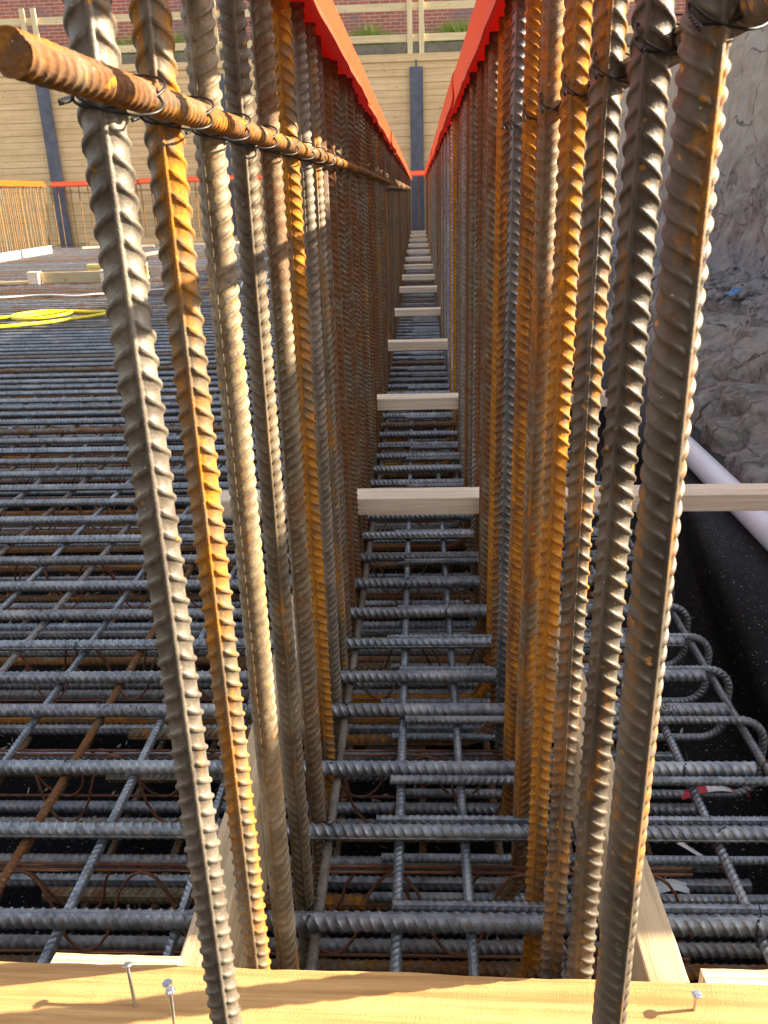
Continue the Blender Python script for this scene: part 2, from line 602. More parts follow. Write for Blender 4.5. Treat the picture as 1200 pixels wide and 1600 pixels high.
def line(a, b, step):
    a, b = np.asarray(a, float), np.asarray(b, float)
    n = max(2, int(np.linalg.norm(b - a) / step) + 1)
    return a + (b - a) * np.linspace(0, 1, n)[:, None]

def l_path(ztop, sgn, step, foot=.42, r=.075, zb=-.115):
    a = line((0, 0, ztop), (0, 0, zb), step)
    t = np.linspace(0, PI / 2, 26)[1:]
    arc = np.stack([sgn * r * (1 - np.cos(t)), 0 * t, zb - r * np.sin(t)], 1)
    f = line((sgn * r, 0, zb - r), (sgn * (r + foot), 0, zb - r), .003)[1:]
    return np.concatenate([a, arc, f])

# --- positions of the crosswise top bars (metres from the camera) and of the cross slats
TY = [.26, .41, .56, .705, .869, 1.042, 1.199, 1.374, 1.496, 1.633, 1.78, 1.942, 2.108]
while TY[-1] < 19.0:
    TY.append(TY[-1] + .155 + random.uniform(-.012, .012))
SLATS = [2.035, 3.14, 4.42, 5.72, 7.1, 8.15, 9.33, 10.45, 11.8, 13.2, 14.7, 16.2, 17.7]

def settle(y, gap_t=.029, gap_s=.062):
    for _ in range(6):
        for t in TY:
            if abs(y - t) < gap_t:
                y = t + gap_t if y >= t else t - gap_t
        for q in SLATS:
            if abs(y - q) < gap_s:
                y = q + gap_s if y >= q else q - gap_s
    return y

ZT_L, ZT_R = 1.213, 1.234
XL, XR = -.180, .155
# near bars: y, seam place across the visible face (-1 left .. 1 right), seam kind (1: ribs fall away from it, -1: ribs climb),
#            rust, brown, dark rust, label
L_NEAR = [
    (.516, .00, 1, .22, .80, .05, 'foremost left upright ribbed bar, olive grey with a worn seam down its middle'),
    (.637, -.14, 1, .62, .95, .15, 'bright orange rusty upright bar, second from the front in the left row'),
    (.776, -.55, -1, .30, 1.0, .25, 'pale tan upright bar with a gleaming seam, third in the left row'),
    (.923, .10, -1, .22, 1.0, .3, 'dark grey upright bar with one sunlit side, fourth in the left row'),
    (1.092, -.75, -1, .12, 1.0, .55, 'tan brown upright bar turning dark below, fifth in the left row'),
    (1.256, -.40, 1, .75, 1.0, .35, 'orange left row upright bar with sawtooth ribs, sixth from the front'),
    (1.41, -.30, -1, .25, .85, .35, 'seventh upright bar of the left row, yellowish strip of sun down one side'),
    (1.555, .1, -1, .45, .95, .35, 'eighth upright bar of the left row, brown with ochre lower seam'),
]
R_NEAR = [
    (.511, .64, -1, .36, .9, .35, 'foremost right upright bar, grey brown with orange blotches beside a bright edge'),
    (.626, -.30, 1, .30, .85, .15, 'dark upright bar with sunlit teeth and rust dots, second in the right row'),
    (.767, .00, 1, .55, .85, .15, 'third upright bar of the right row, half orange and half grey'),
    (.917, -.25, 1, .80, 1.0, .45, 'brightest orange upright bar with sunlit teeth, fourth in the right row'),
    (1.082, -.40, -1, .48, 1.0, .6, 'rusty upright bar with creamy twisted sunlit edge, fifth in the right row'),
    (1.245, .70, -1, .6, 1.0, .85, 'wide red brown upright bar with golden seam, sixth in the right row'),
    (1.415, -.5, 1, .15, .35, .3, 'plain steel grey upright bar among rusty ones in the right row'),
    (1.535, .3, 1, .5, 1.0, .75, 'red brown upright bar just beyond the steel grey bar of the right row'),
]

def seam_angle(x, y, u, kind):
    th_c = math.atan2(-y, -x)
    th = th_c + math.asin(max(-.98, min(.98, u)))
    phi = PI - th                      # world direction (cos th, sin th) = (-cos phi, sin phi)
    return phi if kind > 0 else phi + PI

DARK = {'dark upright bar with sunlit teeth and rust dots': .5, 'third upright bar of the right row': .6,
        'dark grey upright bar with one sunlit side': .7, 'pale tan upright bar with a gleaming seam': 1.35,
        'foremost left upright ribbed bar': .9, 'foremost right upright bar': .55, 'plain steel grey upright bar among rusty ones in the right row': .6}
def upright(x, y, ztop, sgn, spec, label, group):
    _, u, kind, r, g, b, _l = spec
    me = bar_mesh('starter_bar', l_path(ztop, sgn, .004), .0122, 15.6e-3 if kind > 0 else 13.4e-3, 0,
                  seam_angle(x, y, u, kind), tb=.66 if kind > 0 else .60, side=(0, 1, 0), hr=.0021, hs=.0018)
    o = obj('starter_bar', me, M_RZ, loc=(x, y, 0))
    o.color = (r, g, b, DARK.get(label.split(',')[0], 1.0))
    return thing(o, label, 'rebar', group)

GL, GR = 'upright starter bars of the left row', 'upright starter bars of the right row'
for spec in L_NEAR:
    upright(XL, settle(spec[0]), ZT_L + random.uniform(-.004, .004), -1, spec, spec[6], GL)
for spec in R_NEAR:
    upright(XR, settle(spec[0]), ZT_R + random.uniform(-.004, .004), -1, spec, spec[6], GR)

def variants(ztop, sgn, x_side):
    out = []
    for k in range(9):
        out.append(bar_mesh('starter_bar', l_path(ztop, sgn, .004, .3), .0122, (15.6e-3, 13.2e-3)[k % 2], 1,
                            (PI - math.atan2(-1, -x_side * .35) + random.uniform(-1.1, 1.1) + (PI if k in (2, 5) else 0)), side=(0, 1, 0), tb=(.66, .60)[k % 2], hr=.0022))
    return out

def far_row(x, y0, vs, group, rust, label_near, label_far):
    y = y0
    first = True
    k = 0
    while y < 19.0:
        yy = settle(y)
        me = random.choice(vs)
        o = obj('starter_bar', me, M_RZ, loc=(x + random.uniform(-.004, .004), yy, random.uniform(-.012, .006)))
        o.rotation_euler = (random.uniform(-.004, .004), random.uniform(-.004, .004), 0)
        a = random.random()
        if rust:
            c = (random.uniform(.05, .38), 1.0, random.uniform(.5, .95)) if a > .3 else (random.uniform(.05, .2), random.uniform(.3, .8), random.uniform(.1, .5))
            if a > .93:
                c = (1.0, 1.0, .2)
        else:
            c = (random.uniform(.1, .4), random.uniform(.8, 1.0), random.uniform(.5, .95)) if a > .25 else (random.uniform(.3, .6), 1.0, .4)
        o.color = (*c, 1)
        thing(o, label_near if k < 24 else label_far, 'rebar', group)
        y = yy + (.152 if y < 9 else .185) + random.uniform(-.014, .014)
        k += 1
far_row(XL, 1.70, variants(ZT_L, -1, -1), GL, False,
        'brown upright ribbed bar in the shaded middle stretch of the left row',
        'thin looking upright bar at the distant end of the left row')
far_row(XR, 1.69, variants(ZT_R, -1, 1), GR, True,
        'reddish brown upright ribbed bar in the shaded middle stretch of the right row',
        'thin looking upright bar at the distant end of the right row')

# rows at the far edge of the slab, and the row along its left edge
me_far = [bar_mesh('starter_bar', line((0, 0, 1.33), (0, 0, -.2), .05), .0095, .014, 2, random.uniform(0, 6), side=(0, 1, 0)) for _ in range(3)]
x = -8.15
k = 0
while x < 1.6:
    o = obj('starter_bar', random.choice(me_far), M_RZ, loc=(x, 19.35 + random.choice((-.06, .06)) * (k % 2), random.uniform(-.02, .01)))
    o.rotation_euler = (random.uniform(-.01, .01), random.uniform(-.012, .012), 0)
    o.color = (random.uniform(.3, .8), 1, random.uniform(.5, 1), 1)
    thing(o, 'slim upright bar under the red cap in front of the timber wall', 'rebar', 'upright bars along the far slab edge')
    x += random.choice((.06, .12, .15, .17, .2))
    k += 1
for zz, lab in ((1.14, 'upper thin horizontal bar tied across the far row'), (.06, 'lower thin horizontal bar tied across the far row')):
    o = obj('tie_bar', tube('tie_bar', [(-8.2 + q * .5, 19.35 - .02 * math.sin(q), zz + .012 * math.sin(q * 1.7)) for q in range(20)], .007, 6), M_RX)
    o.color = (.2, 1, .7, 1)
    thing(o, lab, 'rebar', 'horizontal bars on the far row')
y = 16.4
while y < 19.2:
    for dx in (0,):
        o = obj('starter_bar', random.choice(me_far), M_RZ, loc=(-8.22 + random.uniform(-.03, .03), y, random.uniform(-.06, .0)))
        o.color = (random.uniform(.45, .9), 1, .3, 1)
        thing(o, 'sunlit orange upright bar under the orange cap at the left edge', 'rebar', 'upright bars along the left slab edge')
    y += random.uniform(.07, .13)

# ------------------------------------------------------------------ crosswise bars (along X)
X0, X1 = -9.3, .575
def xbar(name, xa, xb, R, pitch, coarse, step, seam, twin=False):
    return bar_mesh(name, line((xa, 0, 0), (xb, 0, 0), step), R, pitch, coarse, seam, side=(0, 0, 1), tb=.5, twin=twin)
near_x = [xbar('crosswise_bar', -1.9, X1, .0122, .0155, 0, .0014, sm, tw) for sm, tw in ((1.75, True), (.2, True), (1.55, True), (1.0, False))]
mid_x = [xbar('crosswise_bar', -4.2, X1, .0122, .0155, 1, .002, sm, True) for sm in (1.7, .3, 1.3)]
far_x = [xbar('crosswise_bar', X0, X1, .0122, .016, 2, .005, sm, True) for sm in (1.7, .3)]
GX = 'crosswise bars of the top mat'
ORD = ['first', 'second', 'third', 'fourth', 'fifth', 'sixth', 'seventh', 'eighth', 'ninth']
marks_on = None
for i, ty in enumerate(TY):
    if ty < 2.0:
        me = near_x[i % 4]
    elif ty < 4.5:
        me = mid_x[i % 3]
    else:
        me = far_x[i % 2]
    o = obj('crosswise_bar', me, M_RX, loc=(random.uniform(-.012, .012), ty, 0))
    o.rotation_euler = (random.uniform(-.15, .15), 0, random.uniform(-.003, .003) if ty > 1.3 else random.uniform(-.001, .001))
    a = random.random()
    o.color = (random.uniform(.0, .22), random.uniform(0, .25), random.uniform(0, .3), 1) if a > .15 or ty < 2.2 else (random.uniform(.2, .4), random.uniform(.6, 1), random.uniform(.3, .7), 1)
    if ty > 6.5:
        o.color = (random.uniform(.0, .3), random.uniform(0, .9), random.uniform(0, .8), 1)
    j = i - 4
    if 0 <= j < 9:
        lab = 'thick grey crosswise bar of the top mat, %s in view beyond the near plank' % ORD[j]
    elif j < 0:
        lab = 'thick grey crosswise bar of the top mat hidden under the near plank'
    elif ty < 6:
        lab = 'grey ribbed crosswise bar in the middle stretch of the top mat'
    else:
        lab = 'grey crosswise bar in the distant stretch of the top mat'
    thing(o, lab, 'rebar', GX)
    if j == 3:
        marks_on = o
# the longer mats reach further left: second lengths lapped on to the near bars
ext = [xbar('crosswise_bar', X0, -1.7, .0122, .016, 2, .005, sm, True) for sm in (1.7, .3)]
for i, ty in enumerate(TY):
    if ty < 2.0 and ty > 1.3:
        o = obj('crosswise_bar', ext[i % 2], M_RX, loc=(0, ty + .027, .0))
        o.color = (.1, .2, .1, 1)
        thing(o, 'grey crosswise bar lapped on to the left end of a near bar', 'rebar', GX)

# rolled-in mill marks on the fourth bar
def mark(txt, xm, parent):
    cu = bpy.data.curves.new('mill_mark', 'FONT')
    cu.body = txt
    cu.size = .0205
    cu.extrude = .0012
    cu.space_character = 1.25
    cu.align_x = 'CENTER'
    cu.align_y = 'CENTER'
    t = bpy.data.objects.new('tmp', cu)
    COL.objects.link(t)
    bpy.context.view_layer.update()
    me = bpy.data.meshes.new_from_object(t.evaluated_get(bpy.context.evaluated_depsgraph_get()))
    bpy.data.objects.remove(t)
    bpy.data.curves.remove(cu)
    me.materials.clear()
    a = math.radians(52)
    o = obj('mill_mark', me, M_RX, parent, loc=(xm, -.0136 * math.cos(a), .0136 * math.sin(a)), rot=(PI / 2 - a, 0, 0))
    o.rotation_euler = (PI / 2 - a, 0, 0)
    o.color = parent.color
    return o
marks_on.rotation_euler = (0, 0, 0)
mark('SCR9 S/A', -.612, marks_on)
mark('SA', .462, marks_on)

# lower mat, crosswise
low_x = [xbar('crosswise_bar', -3.2, .57, .0115, .0145, 1, .0028, sm, True) for sm in (.3, 1.4, 2.2)]
GLX = 'crosswise bars of the lower mat'
y = .33
i = 0
while y < 7.5:
    for dy in ((0, .048) if i % 4 else (0, .036, .075)):
        o = obj('crosswise_bar', low_x[(i + int(dy * 100)) % 3], M_RX, loc=(random.uniform(-.05, .03), y + dy + random.uniform(-.006, .006), -.205))
        a = random.random()
        o.color = (random.uniform(.15, .6), 1, .7, 1) if a > .55 else (random.uniform(.0, .2), random.uniform(.0, .5), random.uniform(0, .4), 1)
        thing(o, 'rust stained crosswise bar down in the lower mat above the black membrane', 'rebar', GLX)
    y += .155 + random.uniform(-.02, .02)
    i += 1

# ------------------------------------------------------------------ lengthwise bars (along Y)
def ybar(name, ya, yb, R, pitch, coarse, step, seam):
    return bar_mesh(name, line((0, ya, 0), (0, yb, 0), step), R, pitch, coarse, seam, side=(0, 0, 1), tb=.5)
ny = [ybar('lengthwise_bar', .18, 5.2, .0072, .0105, 1, .0014, s) for s in (.3, 1.3, 2.1)]
fy = [ybar('lengthwise_bar', .18, 19.1, .0072, .011, 2, .006, s) for s in (.3, 1.3)]
GY = 'lengthwise bars of the top mat'
LONG = [(-.043, 'grey lengthwise bar in the corridor, left of its middle', (.03, .1, .0)),
        (.062, 'grey lengthwise bar in the corridor, right of its middle', (.03, .05, .0)),
        (-.158, 'brownish lengthwise bar tied along the foot of the left row', (.12, .75, .3)),
        (.457, 'silvery lengthwise bar right of the right side board', (.05, .1, .0)),
        (.605, 'outermost lengthwise bar inside the hooked bar ends', (.05, .2, .1)),
        (-.358, 'blue grey lengthwise bar just left of the left side board', (.05, .05, .0)),
        (-.527, 'blue grey lengthwise bar, second left of the left side board', (.05, .05, .0)),
        (-.652, 'rusty pink lengthwise bar, third left of the left side board', (.2, 1., .8)),
        (-.785, 'blue grey lengthwise bar, fourth left of the left side board', (.05, .0, .0)),
        (.178, 'lengthwise bar tied along the foot of the right row', (.1, .5, .2))]
for i, (lx, lab, c) in enumerate(LONG):
    o = obj('lengthwise_bar', ny[i % 3], M_RY, loc=(lx, 0, -.0205))
    o.color = (*c, 1)
    o.rotation_euler = (0, 0, random.uniform(-.0015, .0015))
    thing(o, lab, 'rebar', GY)
    o = obj('lengthwise_bar', fy[i % 2], M_RY, loc=(lx + .0165, 4.6, -.0205))
    o.scale = (1, .76, 1)
    o.color = (*c, 1)
    thing(o, 'far length of a grey lengthwise bar lapped on to a near one', 'rebar', GY)
lx = -.94
i = 0
while lx > -9.1:
    o = obj('lengthwise_bar', ny[i % 3] if lx > -2.2 else fy[i % 2], M_RY, loc=(lx, 0, -.0205))
    o.color = (random.uniform(.0, .3), random.uniform(0, 1), random.choice((0, .1, .6)), 1)
    thing(o, 'lengthwise bar out in the left field of the top mat', 'rebar', GY)
    if lx > -2.2:
        o = obj('lengthwise_bar', fy[i % 2], M_RY, loc=(lx + .0165, 4.6, -.0205))
        o.scale = (1, .76, 1)
        thing(o, 'far length of a grey lengthwise bar lapped on to a near one', 'rebar', GY)
    lx -= .15 + random.uniform(-.02, .03)
    i += 1
GLY = 'lengthwise bars of the lower mat'
lx = .55
i = 0
while lx > -2.8:
    o = obj('lengthwise_bar', ny[i % 3], M_RY, loc=(lx, 0, -.2255))
    o.rotation_euler = (0, 0, random.uniform(-.004, .004))
    o.color = (random.uniform(.1, .5), 1, random.uniform(.3, 1), 1)
    thing(o, 'rusty lengthwise bar at the bottom of the lower mat', 'rebar', GLY)
    lx -= .135 + random.uniform(-.02, .03)
    i += 1

# ------------------------------------------------------------------ hairpin bars closing the right edge
def hairpin(xs, R=.0075, r=.05, xe=.645, zb=-.17):
    t = np.linspace(0, PI / 2, 24)[1:]
    a1 = np.stack([xe - r + r * np.sin(t), 0 * t, -r + r * np.cos(t)], 1)
    a2 = np.stack([xe - r + r * np.cos(t), 0 * t, zb + r - r * np.sin(t)], 1)
    path = np.concatenate([line((xs, 0, 0), (xe - r, 0, 0), .01), a1, line((xe, 0, -r), (xe, 0, zb + r), .005)[1:], a2, line((xe - r, 0, zb), (xs - .02, 0, zb), .01)[1:]])
    return bar_mesh('hairpin_bar', path, R, .0112, 1, random.uniform(0, 6), side=(0, 1, 0), tb=.5)
HP = [hairpin(xs) for xs in (-.052, -.085, -.062, -.04)]
GH = 'hairpin bars closing the right slab edge'
HPO = {4: .029, 5: .0295, 6: -.0285, 7: -.0285, 8: .0285, 9: .027, 10: .026, 11: .028, 12: -.028}
for i, ty in enumerate(TY):
    if ty > 9:
        break
    dy = HPO.get(i, random.choice((-.029, .029)))
    o = obj('hairpin_bar', HP[i % 4], M_RX, loc=(random.uniform(-.006, .006), ty + dy, -.002))
    o.rotation_euler = (random.uniform(-.05, .05), 0, random.uniform(-.004, .004))
    o.color = (random.uniform(0, .15), random.uniform(0, .35), random.uniform(0, .25), 1)
    if 4 <= i < 10:
        lab = 'thin ribbed hairpin bar lying against the %s crosswise bar in view' % ORD[i - 4]
    else:
        lab = 'thin ribbed hairpin bar further along the right slab edge'
    thing(o, lab, 'rebar', GH)

# ------------------------------------------------------------------ lattice girders between the mats
def girder(y, x0, x1, phase, label):
    g = empty('lattice_girder', (0, y, 0))
    thing(g, label, 'girder', 'lattice girders between the two mats')
    zt, zb = -.045, -.182
    obj('top_chord', join_meshes('top_chord', [tube('c', [(x0, dy, zt), (x1, dy, zt)], .0028, 6) for dy in (-.006, .006)]), M_GIRD, g)
    obj('bottom_chord', join_meshes('bottom_chord', [tube('c', [(x0, dy, zb), (x1, dy, zb)], .0028, 6) for dy in (-.04, .04)]), M_GIRD, g)
    for sd in (-1, 1):
        pts = []
        n = int((x1 - x0) / .2 * 16)
        for k in range(n + 1):
            xx = x0 + (x1 - x0) * k / n
            c = math.cos((xx / .2) * 2 * PI + phase + sd * .5)
            c = math.copysign(abs(c) ** .65, c)
            t = (c + 1) / 2
            pts.append((xx, sd * (.038 - .029 * t), zb + (zt - zb) * t))
        obj('zigzag_wire', tube('zigzag_wire', pts, .0026, 6), M_GIRD, g)
    return g
for k, gy in enumerate((.62, 1.01, 1.30, 1.72, 2.2, 2.75, 3.3, 3.9)):
    girder(gy, -3.0, .16 + .25 * (k % 2), random.uniform(0, 6),
           'rusty zigzag wire girder under the mat, %s from the near plank' % ORD[k])

# ------------------------------------------------------------------ horizontal tie bars on the two rows, wire ties
def hbar(p0, p1, R, pitch, label, color, seam=.9):
    p0, p1 = np.array(p0), np.array(p1)
    L = np.linalg.norm(p1 - p0)
    pts = line((0, 0, 0), (0, L, 0), .0018)
    pts[:, 2] += .004 * np.sin(pts[:, 1] * .9)
    me = bar_mesh('tie_bar', pts, R, pitch, 0, seam, side=(1, 0, 0), tb=.25, twin=True, hr=R * .2, hs=R * .08)
    o = obj('tie_bar', me, M_RY, loc=tuple(p0))
    d = Vector(p1 - p0)
    o.rotation_euler = d.to_track_quat('Y', 'Z').to_euler()
    o.color = color
    return thing(o, label, 'rebar', 'horizontal bars tied to the upright rows')
hbar((XL + .0222, .357, 1.005), (XL + .0222, 4.9, 1.005), .0078, .0098, 'horizontal tan bar with shadow stripes tied inside the left row', (.56, 1, .7, 1))
hbar((XL + .0222, 4.6, .975), (XL + .0222, 12, .985), .0078, .009, 'far brown horizontal bar continuing along the left row', (.2, 1, .6, 1))
hbar((XR + .0232, .25, 1.036), (XR + .0232, 6.0, 1.05), .0092, .0105, 'dark brown horizontal bar tied behind the right row', (.25, .9, .4, 1), 2.0)

def wire_tie(bar_side):
    """double loop round an upright (at the origin) and a horizontal bar beside it at x = bar_side*.0213"""
    ms = []
    s = bar_side
    for k in range(2):
        pts = []
        for q in range(28):
            a = 2 * PI * q / 28
            c, sn = math.cos(a), math.sin(a)
            xx = .0107 * s + c * .0236
            wdt = .0128
            yy = sn * wdt + (.0045 if k else -.0045) * (1 if c * s > 0 else .2) + .008 * c * s
            zz = .0095 * sn + (.0085 if k else .0) * (c * s) + .0025 * k - .006 * c * s
            pts.append((xx, yy, zz))
        ms.append(tube('w', pts, .0009, 6, closed=True))
    tw = []
    for k in range(2):
        tw.append(tube('w', [(-.0125 * s + .0012 * math.sin(q * 1.6 + PI * k), -.012 - q * .0021, -.002 + .0012 * math.cos(q * 1.6 + PI * k) - .0004 * q) for q in range(9)], .0009, 6))
    return join_meshes('tie_wire', ms + tw)
W_L, W_R = wire_tie(1), wire_tie(-1)
GW = 'wire ties on the horizontal bars'
for k, spec in enumerate(L_NEAR):
    o = obj('tie_wire', W_L, M_WIRE, loc=(XL, settle(spec[0]), 1.005 + .004 * math.sin((spec[0] - .3) * .9)))
    thing(o, 'black double wire loop tying the tan horizontal bar to the %s left upright' % ORD[k], 'wire', GW)
W_Rm = wire_tie(1)
for k, spec in enumerate(R_NEAR):
    o = obj('tie_wire', W_Rm, M_WIRE, loc=(XR, settle(spec[0]), 1.038 + .002 * k))
    o.rotation_euler = (random.uniform(.1, .35), random.uniform(-.1, .1), 0)
    thing(o, 'black double wire loop tying the rear bar to the %s right upright' % ORD[k], 'wire', GW)

def cross_wire():
    """single loop round a crosswise bar and the lengthwise bar under it, laid diagonally"""
    ms = []
    for k in range(2):
        pts = []
        for q in range(26):
            a = 2 * PI * q / 26
            u, w = math.cos(a) * .0150, math.sin(a) * .0225 - .0095
            dx = u * .75 + .003 * k
            pts.append((dx + .004 * math.sin(a), u + .0015 * k, w))
        ms.append(tube('w', pts, .0008, 5, closed=True))
    ms.append(tube('w', [(.0, -.004 - .002 * q, .0135 + .0018 * q + .0008 * math.sin(q * 2)) for q in range(7)], .001, 5))
    return join_meshes('tie_wire', ms)
WX = cross_wire()
cross = [(4, -.158), (5, -.158), (6, -.158), (7, -.158), (8, -.158), (6, -.652), (7, -.652), (8, -.785), (8, -.527), (9, -.527),
         (5, .457), (6, .457), (7, .457), (4, .457), (10, -.652), (6, .605), (7, -.358), (9, -.785), (10, .062), (11, -.043), (10, -.94), (9, -.358)]
for (i, lx) in cross:
    o = obj('tie_wire', WX, M_WIRE, loc=(lx, TY[i], 0))
    o.rotation_euler = (0, 0, random.choice((0, PI / 2 * .9, PI)) + random.uniform(-.3, .3))
    thing(o, 'thin black wire tie on a crossing of the near top mat', 'wire', 'wire ties on the mat crossings')

# ------------------------------------------------------------------ red and orange caps on the bar tops
def cap_mesh(L, h, wt, wb, seed, axis='Y'):
    """inverted trough, open below"""
    prof = [(-wb / 2, -h), (-wb / 2 + .006, -h * .72), (-wt / 2 - .004, -h * .2), (-wt / 2 + .004, -.002), (0, .0), (wt / 2 - .004, -.002), (wt / 2 + .004, -h * .2), (wb / 2 - .006, -h * .72), (wb / 2, -h)]
    th = .0028
    inner = [(x * (1 - 2.2 * th / wb), z - th if abs(x) < wb / 2 - .012 else z) for x, z in prof][::-1]
    sec = prof + inner
    n, m = int(L / .035) + 2, len(sec)
    V = []
    for i in range(n):
        t = L * i / (n - 1)
        for (x, z) in sec:
            e = max(0, -z / h)
            wv = noise.noise(Vector((t * 3.3, seed * 9.7, 0))) * .006 * e + noise.noise(Vector((t * 9, seed * 5.1, x * 4))) * .0012 * e
            dz = noise.noise(Vector((t * 2.0, seed * 3.3, 4))) * .004 + noise.noise(Vector((t * 7, seed, x * 5))) * .004 * e
            p = (x + (wv if x >= 0 else -wv * .8), t, z + dz)
            V.append(p if axis == 'Y' else (t, -p[0], p[2]))
    return np_mesh('protective_cap', V, grid_quads(n, m), [list(range(m))[::-1], list(range((n - 1) * m, n * m))], smooth=False)

def cap_run(x, ztop, y0, lens, h, label0, label1, side):
    y = y0
    for k, L in enumerate(lens):
        me = cap_mesh(L, h, .076, .084, k + 10 * side)
        o = obj('protective_cap', me, M_CAPR, loc=(x + random.uniform(-.002, .002), y, ztop + random.uniform(-.004, .004)))
        o.rotation_euler = (random.uniform(-.002, .002), random.uniform(-.05, .05), random.uniform(-.0012, .0012))
        thing(o, label0 if k == 0 else label1, 'rebar cap', 'red caps on the bar tops')
        y += L - .03
cap_run(-.182, 1.268, .35, (2.35, 2.2, 3.0, 3.0, 3.0, 3.0, 2.4), .076,
        'nearest red plastic cap strip over the left row tops', 'red plastic cap strip further along the left row tops', 1)
cap_run(.156, 1.314, .45, (2.6, 1.9, 3.0, 3.0, 3.0, 3.0, 2.2), .106,
        'nearest red plastic cap strip over the right row tops', 'red plastic cap strip further along the right row tops', 2)
x = -8.1
k = 0
while x < 1.4:
    o = obj('protective_cap', cap_mesh(1.95, .11, .07, .2, 40 + k, 'X'), M_CAPR, loc=(x, 19.35, 1.395 + random.uniform(-.012, .012)))
    thing(o, 'red cap strip on the far bars before the timber wall', 'rebar cap', 'red caps on the far row')
    x += 1.97
    k += 1
o = obj('protective_cap', cap_mesh(3.0, .11, .07, .18, 77), M_CAPO, loc=(-8.22, 16.1, 1.395))
thing(o, 'orange cap strip over the bars at the far left edge', 'rebar cap')

# ------------------------------------------------------------------ side boards, slats, near plank
for sd, word in ((-1, 'left'), (1, 'right')):
    y = .628
    for k, L in enumerate((4.4, 4.5, 4.5, 4.4)):
        me = timber('side_board', L, .044, .152, seed=k * 3 + sd, axis='Y', rough=.0022)
        o = obj('side_board', me, M_BOARD, loc=(sd * .2545 + (.003 if k % 2 else 0), y, .0145 + .077))
        lab = 'near length of pale timber on edge beside the %s row, under the slats' % word if k == 0 else 'far length of pale timber on edge beside the %s row' % word
        thing(o, lab, 'board', 'side boards along the rows')
        y += L + .004
me = timber('cross_plank', 3.2, .080, .045, seed=3, step=.02, rough=.0016)
o = obj('cross_plank', me, M_PLANK, loc=(-1.6, .6015, .1925))
o.rotation_euler = (0, 0, -.019)
thing(o, 'honey coloured plank with nails lying across the very front', 'plank')
for k, sy in enumerate(SLATS):
    xa, xb = (-.535, 1.25) if k == 0 else (-.36, .822) if k == 1 else (random.uniform(-.42, -.31), random.uniform(.32, .5))
    me = timber('timber_batten', xb - xa, .084, .046, seed=20 + k, step=.03)
    o = obj('timber_batten', me, M_SLAT, loc=(xa, sy, .1925))
    o.rotation_euler = (0, 0, random.uniform(-.012, .012) if k > 1 else .0)
    lab = ('pale slat across both rows reaching far to the right, nearest of the slats' if k == 0 else
           'pale slat across both rows, second from the near plank' if k == 1 else
           'pale slat across the corridor, %s from the near plank' % ORD[k] if k < 9 else 'small pale slat at the far end of the corridor')
    thing(o, lab, 'slat', 'slats laid across the corridor')
# plywood offcuts on edge just beyond the plank
for (xa, xb, yy, lab) in ((-.405, -.268, .642, 'left plywood offcut standing on edge behind the plank'),
                          (.285, .46, .632, 'right plywood offcut standing on edge behind the plank')):
    me = timber('plywood_offcut', xb - xa, .021, .20, seed=xa * 9, step=.006, rough=.0035)
    o = obj('plywood_offcut', me, M_PLY, loc=(xa, yy, .088))
    o.rotation_euler = (0, 0, -.019)
    thing(o, lab, 'plywood')

# nails
def nail_mesh(L):
    bm = bmesh.new()
    prof = [(0, 0), (.0016, .004), (.0017, .006), (.0017, L - .006), (.0021, L - .003), (.0046, L - .0016), (.0049, L - .0006), (.0046, L), (0, L + .0004)]
    seg = 20
    rings = []
    for (r, z) in prof:
        if r == 0:
            rings.append([bm.verts.new((0, 0, z))])
        else:
            rings.append([bm.verts.new((r * math.cos(2 * PI * k / seg), r * math.sin(2 * PI * k / seg), z)) for k in range(seg)])
    for a, b in zip(rings, rings[1:]):
        for k in range(seg):
            k2 = (k + 1) % seg
            if len(a) == 1:
                bm.faces.new((a[0], b[k2], b[k]))
            elif len(b) == 1:
                bm.faces.new((a[k], a[k2], b[0]))
            else:
                bm.faces.new((a[k], a[k2], b[k2], b[k]))
    # waffle pattern on the head
    for gx in range(-2, 3):
        for gy in range(-2, 3):
            if gx * gx + gy * gy < 5:
                box_bm(bm, gx * .0016 - .0006, gx * .0016 + .0006, gy * .0016 - .0006, gy * .0016 + .0006, L, L + .0009)
    return bm_mesh('nail', bm, False)
NM = nail_mesh(.072)
for (nx, ny_, tilt, az, up, lab) in (
        (-.286, .568, .36, math.radians(118), .044, 'tall leaning nail at the left end of the plank'),
        (-.2405, .545, .05, 1.2, .050, 'upright nail of a pair near the first left upright'),
        (-.247, .560, .10, 2.0, .040, 'shorter nail just behind another nail near the first left upright'),
        (.2535, .574, .06, 1.0, .021, 'short nail standing at the right end of the plank')):
    o = obj('nail', NM, M_NAIL)
    ax = Vector((math.cos(az) * math.sin(tilt), math.sin(az) * math.sin(tilt), math.cos(tilt)))
    o.rotation_euler = ax.to_track_quat('Z', 'Y').to_euler()
    o.location = Vector((nx, ny_, .214)) - ax * (.072 - up)
    thing(o, lab, 'nail', 'nails in the near plank')

